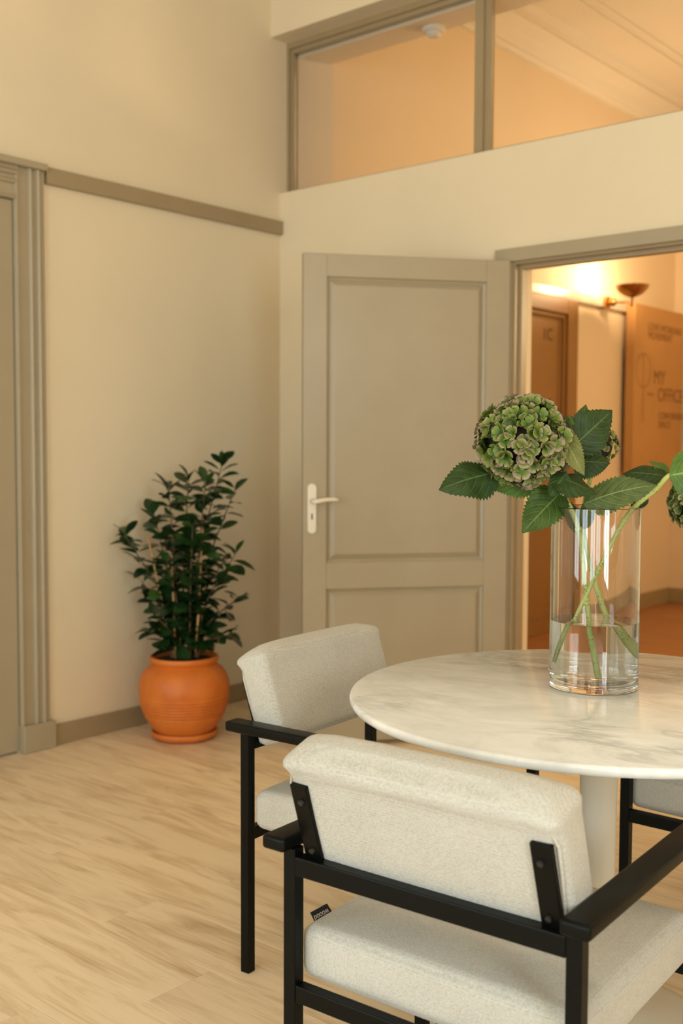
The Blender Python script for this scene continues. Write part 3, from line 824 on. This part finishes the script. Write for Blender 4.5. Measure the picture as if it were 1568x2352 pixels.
def hydrangea(label, stem, radii, leaves, heads):
    org = Vector(stem[0]); t = thing('hydrangea', label, 'flower', org, group='hydrangea stems in the vase')
    pth = smooth_path(stem, 8); n = len(pth)
    rs = [np.interp(i / (n - 1), np.linspace(0, 1, len(radii)), radii) for i in range(n)]
    st = MB().tube([p - org for p in pth], rs, 10)
    for q in stem[1:-1]:
        pass
    so = st.build('stem', 'stem', t, smooth=True, angle=60)
    for (B_, T_, wd, nr, m, kw) in leaves:
        b = leaf_mesh(at(*B_) - org, at(*T_) - org, wd, cam_dir(*nr), seed=int(B_[0] + T_[1]), **kw)
        lf = b.build('leaf', m, t, smooth=True)
        if 'petiole' in kw: pass
    for (c, rad, num, seed) in heads: flower_head(t, at(*c) - org, rad, num, seed)
    return t, so

S1 = [at(*p) for p in [(1372, 1556, 2.385), (1352, 1420, 2.40), (1338, 1290, 2.41), (1328, 1215, 2.41), (1300, 1150, 2.40), (1255, 1090, 2.395), (1215, 1040, 2.39)]]
h1, s1 = hydrangea('green hydrangea stem with one large purple-edged flower head above the vase', S1, [.0062, .0058, .0054, .0062, .005, .005], [
    ((1142, 1085, 2.40), (1010, 1119, 2.35), .108, (-.1, .45, .9), 'leaf_dark', dict(fold=-.25, bend=.10)),
    ((1240, 1098, 2.45), (1118, 1112, 2.43), .085, (.1, -.35, .9), 'leaf_bright', dict(fold=.2, bend=-.05)),
    ((1290, 1128, 2.40), (1199, 1222, 2.35), .098, (-.25, .15, .95), 'leaf_mid', dict(fold=.15, bend=.06)),
    ((1268, 1092, 2.36), (1372, 1131, 2.32), .088, (.1, .75, .65), 'leaf_dark', dict(fold=-.3, bend=.08)),
    ((1300, 1085, 2.35), (1262, 1140, 2.33), .05, (-.1, .4, .9), 'leaf_dark', dict(fold=-.3, bend=.05)),
], [((1203, 1012, 2.385), .100, 240, 11)])

S3 = [at(*p) for p in [(1440, 1530, 2.455), (1395, 1425, 2.45), (1358, 1310, 2.455), (1340, 1215, 2.455), (1345, 1140, 2.47), (1362, 1080, 2.50), (1372, 1050, 2.52)]]
h3, s3 = hydrangea('hydrangea stem with dark folded leaves and a small head hidden behind them', S3, [.0078, .0068, .0052, .006, .005, .005], [
    ((1286, 986, 2.34), (1341, 1092, 2.31), .056, (-.45, .2, .85), 'leaf_ochre', dict(fold=.12, bend=.04, wave=.03)),
    ((1310, 1030, 2.36), (1409, 940, 2.37), .105, (.25, .25, .9), 'leaf_dark', dict(fold=-.2, bend=.10)),
    ((1322, 1020, 2.40), (1345, 930, 2.43), .052, (-.2, .2, .95), 'leaf_mid', dict(fold=.2, bend=-.05)),
    ((1312, 1060, 2.41), (1402, 1062, 2.41), .085, (.1, .3, .9), 'leaf_dark', dict(fold=-.2, bend=.05)),
    ((1340, 1158, 2.37), (1506, 1106, 2.32), .095, (-.05, .55, .8), 'leaf_olive', dict(fold=-.12, bend=.12)),
    ((1330, 1225, 2.43), (1290, 1138, 2.41), .042, (.3, .1, .95), 'leaf_mid', dict(fold=.4, bend=-.05)),
    ((1338, 1215, 2.44), (1362, 1130, 2.42), .040, (-.3, .1, .95), 'leaf_olive', dict(fold=.4, bend=.05)),
], [((1374, 1022, 2.53), .045, 60, 5)])

S2 = [at(*p) for p in [(1284, 1520, 2.425), (1318, 1428, 2.41), (1378, 1300, 2.395), (1430, 1200, 2.395), (1462, 1160, 2.40), (1505, 1125, 2.40), (1540, 1092, 2.41), (1580, 1110, 2.42)]]
h2, s2 = hydrangea('hydrangea stem leaning out over the vase rim with a bright leaf at its end', S2, [.005, .005, .005, .0062, .0055, .006, .005], [
    ((1538, 1092, 2.40), (1660, 1075, 2.36), .135, (-.2, .35, .9), 'leaf_bright', dict(fold=-.2, bend=.10)),
    ((1532, 1095, 2.43), (1428, 1082, 2.47), .072, (.1, .55, .8), 'leaf_dark', dict(fold=-.3, bend=.10)),
    ((1533, 1088, 2.45), (1490, 1058, 2.50), .034, (.2, .5, .8), 'leaf_bright', dict(fold=.3, bend=.0)),
    ((1486, 1138, 2.43), (1447, 1162, 2.44), .040, (.1, .6, .8), 'leaf_dark', dict(fold=-.3, bend=.05)),
], [((1612, 1152, 2.43), .072, 150, 23)])
# node collars on the stems
for par, pts in ((h1, [(1328, 1215, 2.41), (1347, 1385, 2.402)]), (h2, [(1434, 1195, 2.395), (1371, 1314, 2.395), (1319, 1428, 2.41)]), (h3, [(1392, 1418, 2.45)])):
    for p in pts:
        w = at(*p) - par.location
        MB().lathe([(0, -.007), (.0066, -.005), (.0082, 0), (.0066, .005), (0, .007)], 12, w).build('node_collar', 'stem', par, smooth=True)

# ------------------------------------------------------------------ potted shrub
PC = Vector((.319, -.935, 0))
sa = MB().lathe([(0, 0), (.118, 0), (.140, .012), (.146, .026), (.143, .036), (.136, .036), (.131, .024), (.118, .014), (0, .013)], 56)
sau = tag(sa.build('saucer', 'terracotta', smooth=True, angle=55), 'round terracotta saucer under the potted shrub', 'saucer'); sau.location = PC
ps = thing('potted_shrub', 'leafy dark green shrub in a round terracotta pot by the wall', 'potted plant', PC + Vector((0, 0, .0135)))
prof = [(0, 0), (.112, 0), (.118, .004), (.127, .02), (.150, .05), (.171, .085)]
zz = .09
for k in range(7):
    r0 = np.interp(zz, [.085, .12, .16, .20], [.172, .187, .196, .199]); prof += [(r0 - .0025, zz), (r0 + .0012, zz + .006), (r0 + .0012, zz + .009), (r0 - .002, zz + .0125)]; zz += .0135
prof += [(.1985, .205), (.196, .235), (.184, .270), (.165, .295), (.146, .307), (.139, .312), (.139, .318), (.146, .324), (.1505, .333), (.151, .342), (.147, .349), (.140, .350), (.133, .345), (.131, .30), (0, .29)]
MB().lathe(prof, 72).build('pot', 'terracotta', ps, smooth=True, angle=50)
MB().lathe([(0, .330), (.08, .334), (.131, .328), (.131, .318), (0, .316)], 32).build('soil', 'soil', ps, smooth=True)
S = 4.78 / FPX
def pp(px, py, dep=0): return R0 * ((px - 424) * S) + F0 * dep + Vector((0, 0, (1692 - py) * S * .985 - .0135))
for bx, by, tx, ty, d in ((403, 1504, 345, 1222, -.03), (408, 1504, 404, 1262, -.09), (455, 1500, 470, 1200, -.05), (452, 1500, 462, 1400, -.08)):
    MB().tube([pp(bx, by, d * .5), pp(tx, ty, d)], [.0045, .004], 8).build('stake', 'bamboo', ps, smooth=True, label='thin bamboo stake')
def shrub_leaf(seed):
    rg = random.Random(seed); b = MB(); vs = []; fs = []
    L, W = 1.0, rg.uniform(.44, .56); cu = rg.uniform(.05, .28); fo = rg.uniform(.15, .5)
    for i, (u_, w) in enumerate(((0, .03), (.12, .14), (.30, .70), (.52, 1.0), (.74, .86), (.90, .5), (1.0, .04))):
        for j in (-1, 0, 1): vs.append((u_ * L, j * w * W / 2, fo * abs(j) * w * W / 2 - cu * u_ * u_))
    for i in range(6):
        for j in range(2): q = i * 3 + j; fs.append((q, q + 1, q + 4, q + 3))
    b.add(vs, fs); me = b.mesh('leaf', smooth=True); me.materials.append(M['shrub_leaf']); return me
LM = [shrub_leaf(s) for s in range(6)]
rg = random.Random(4)
branches = [((440, 1505), (512, 1052), .02, 31), ((452, 1505), (478, 1095), -.06, 27), ((420, 1505), (432, 1090), .05, 27), ((410, 1505), (395, 1110), -.06, 26), ((400, 1505), (352, 1165), .04, 20),
            ((398, 1505), (288, 1215), -.02, 22), ((395, 1505), (318, 1330), .08, 12), ((450, 1505), (540, 1110), .06, 15), ((455, 1505), (548, 1255), -.05, 17), ((455, 1505), (552, 1365), .03, 14),
            ((455, 1505), (535, 1445), -.07, 10), ((398, 1505), (348, 1440), -.05, 9), ((440, 1505), (455, 1190), -.14, 18), ((420, 1505), (395, 1270), -.13, 16), ((430, 1505), (500, 1300), .11, 14), ((410, 1505), (370, 1400), -.12, 10)]
nl = 0; extra = MB()
for (b0, b1, dep, cnt) in branches:
    A_, Z_ = pp(b0[0], b0[1], dep * .3), pp(b1[0], b1[1], dep)
    mid = A_.lerp(Z_, .45); mid = Vector((A_.x * .55 + mid.x * .45, A_.y * .55 + mid.y * .45, mid.z + .02))
    pth = smooth_path([A_, mid, Z_], 8); n = len(pth)
    MB().tube(pth, [np.interp(i, [0, n - 1], [.006, .0016]) for i in range(n)], 6).build('stem', 'bark', ps, smooth=True)
    az = rg.uniform(0, 6)
    cnt = int(cnt * 2.0)
    for k in range(cnt):
        f = .16 + .84 * (k + rg.random() * .6) / cnt if cnt > 12 else .08 + .92 * (k + rg.random() * .6) / cnt
        f = min(f, .999); i = int(f * (n - 1)); p = pth[i].lerp(pth[i + 1], f * (n - 1) - i)
        az += 2.4 + rg.uniform(-.4, .4); el = rg.uniform(-.25, .75) + (.5 if f > .93 else 0)
        d = Vector((math.cos(az) * math.cos(el), math.sin(az) * math.cos(el), math.sin(el)))
        up = Vector((0, 0, 1)); yv = Matrix.Rotation(rg.uniform(-.8, .8), 3, d) @ up.cross(d).normalized(); zv = d.cross(yv)
        s = rg.uniform(.082, .112) * (1 if f < .95 else .8)
        wd = rg.uniform(.85, 1.15)
        m4 = Matrix(((d.x * s, yv.x * s * wd, zv.x * s, p.x), (d.y * s, yv.y * s * wd, zv.y * s, p.y), (d.z * s, yv.z * s * wd, zv.z * s, p.z), (0, 0, 0, 1)))
        if nl < 285 and k % 2 == 0 or f > .9: link_copy('leaf', LM[rg.randrange(6)], ps, m4); nl += 1
        else:
            me = LM[rg.randrange(6)]; extra.add([m4 @ v.co for v in me.vertices], [tuple(p.vertices) for p in me.polygons])
extra.build('inner_leaves', 'shrub_leaf_inner', ps, smooth=True, kind='stuff')
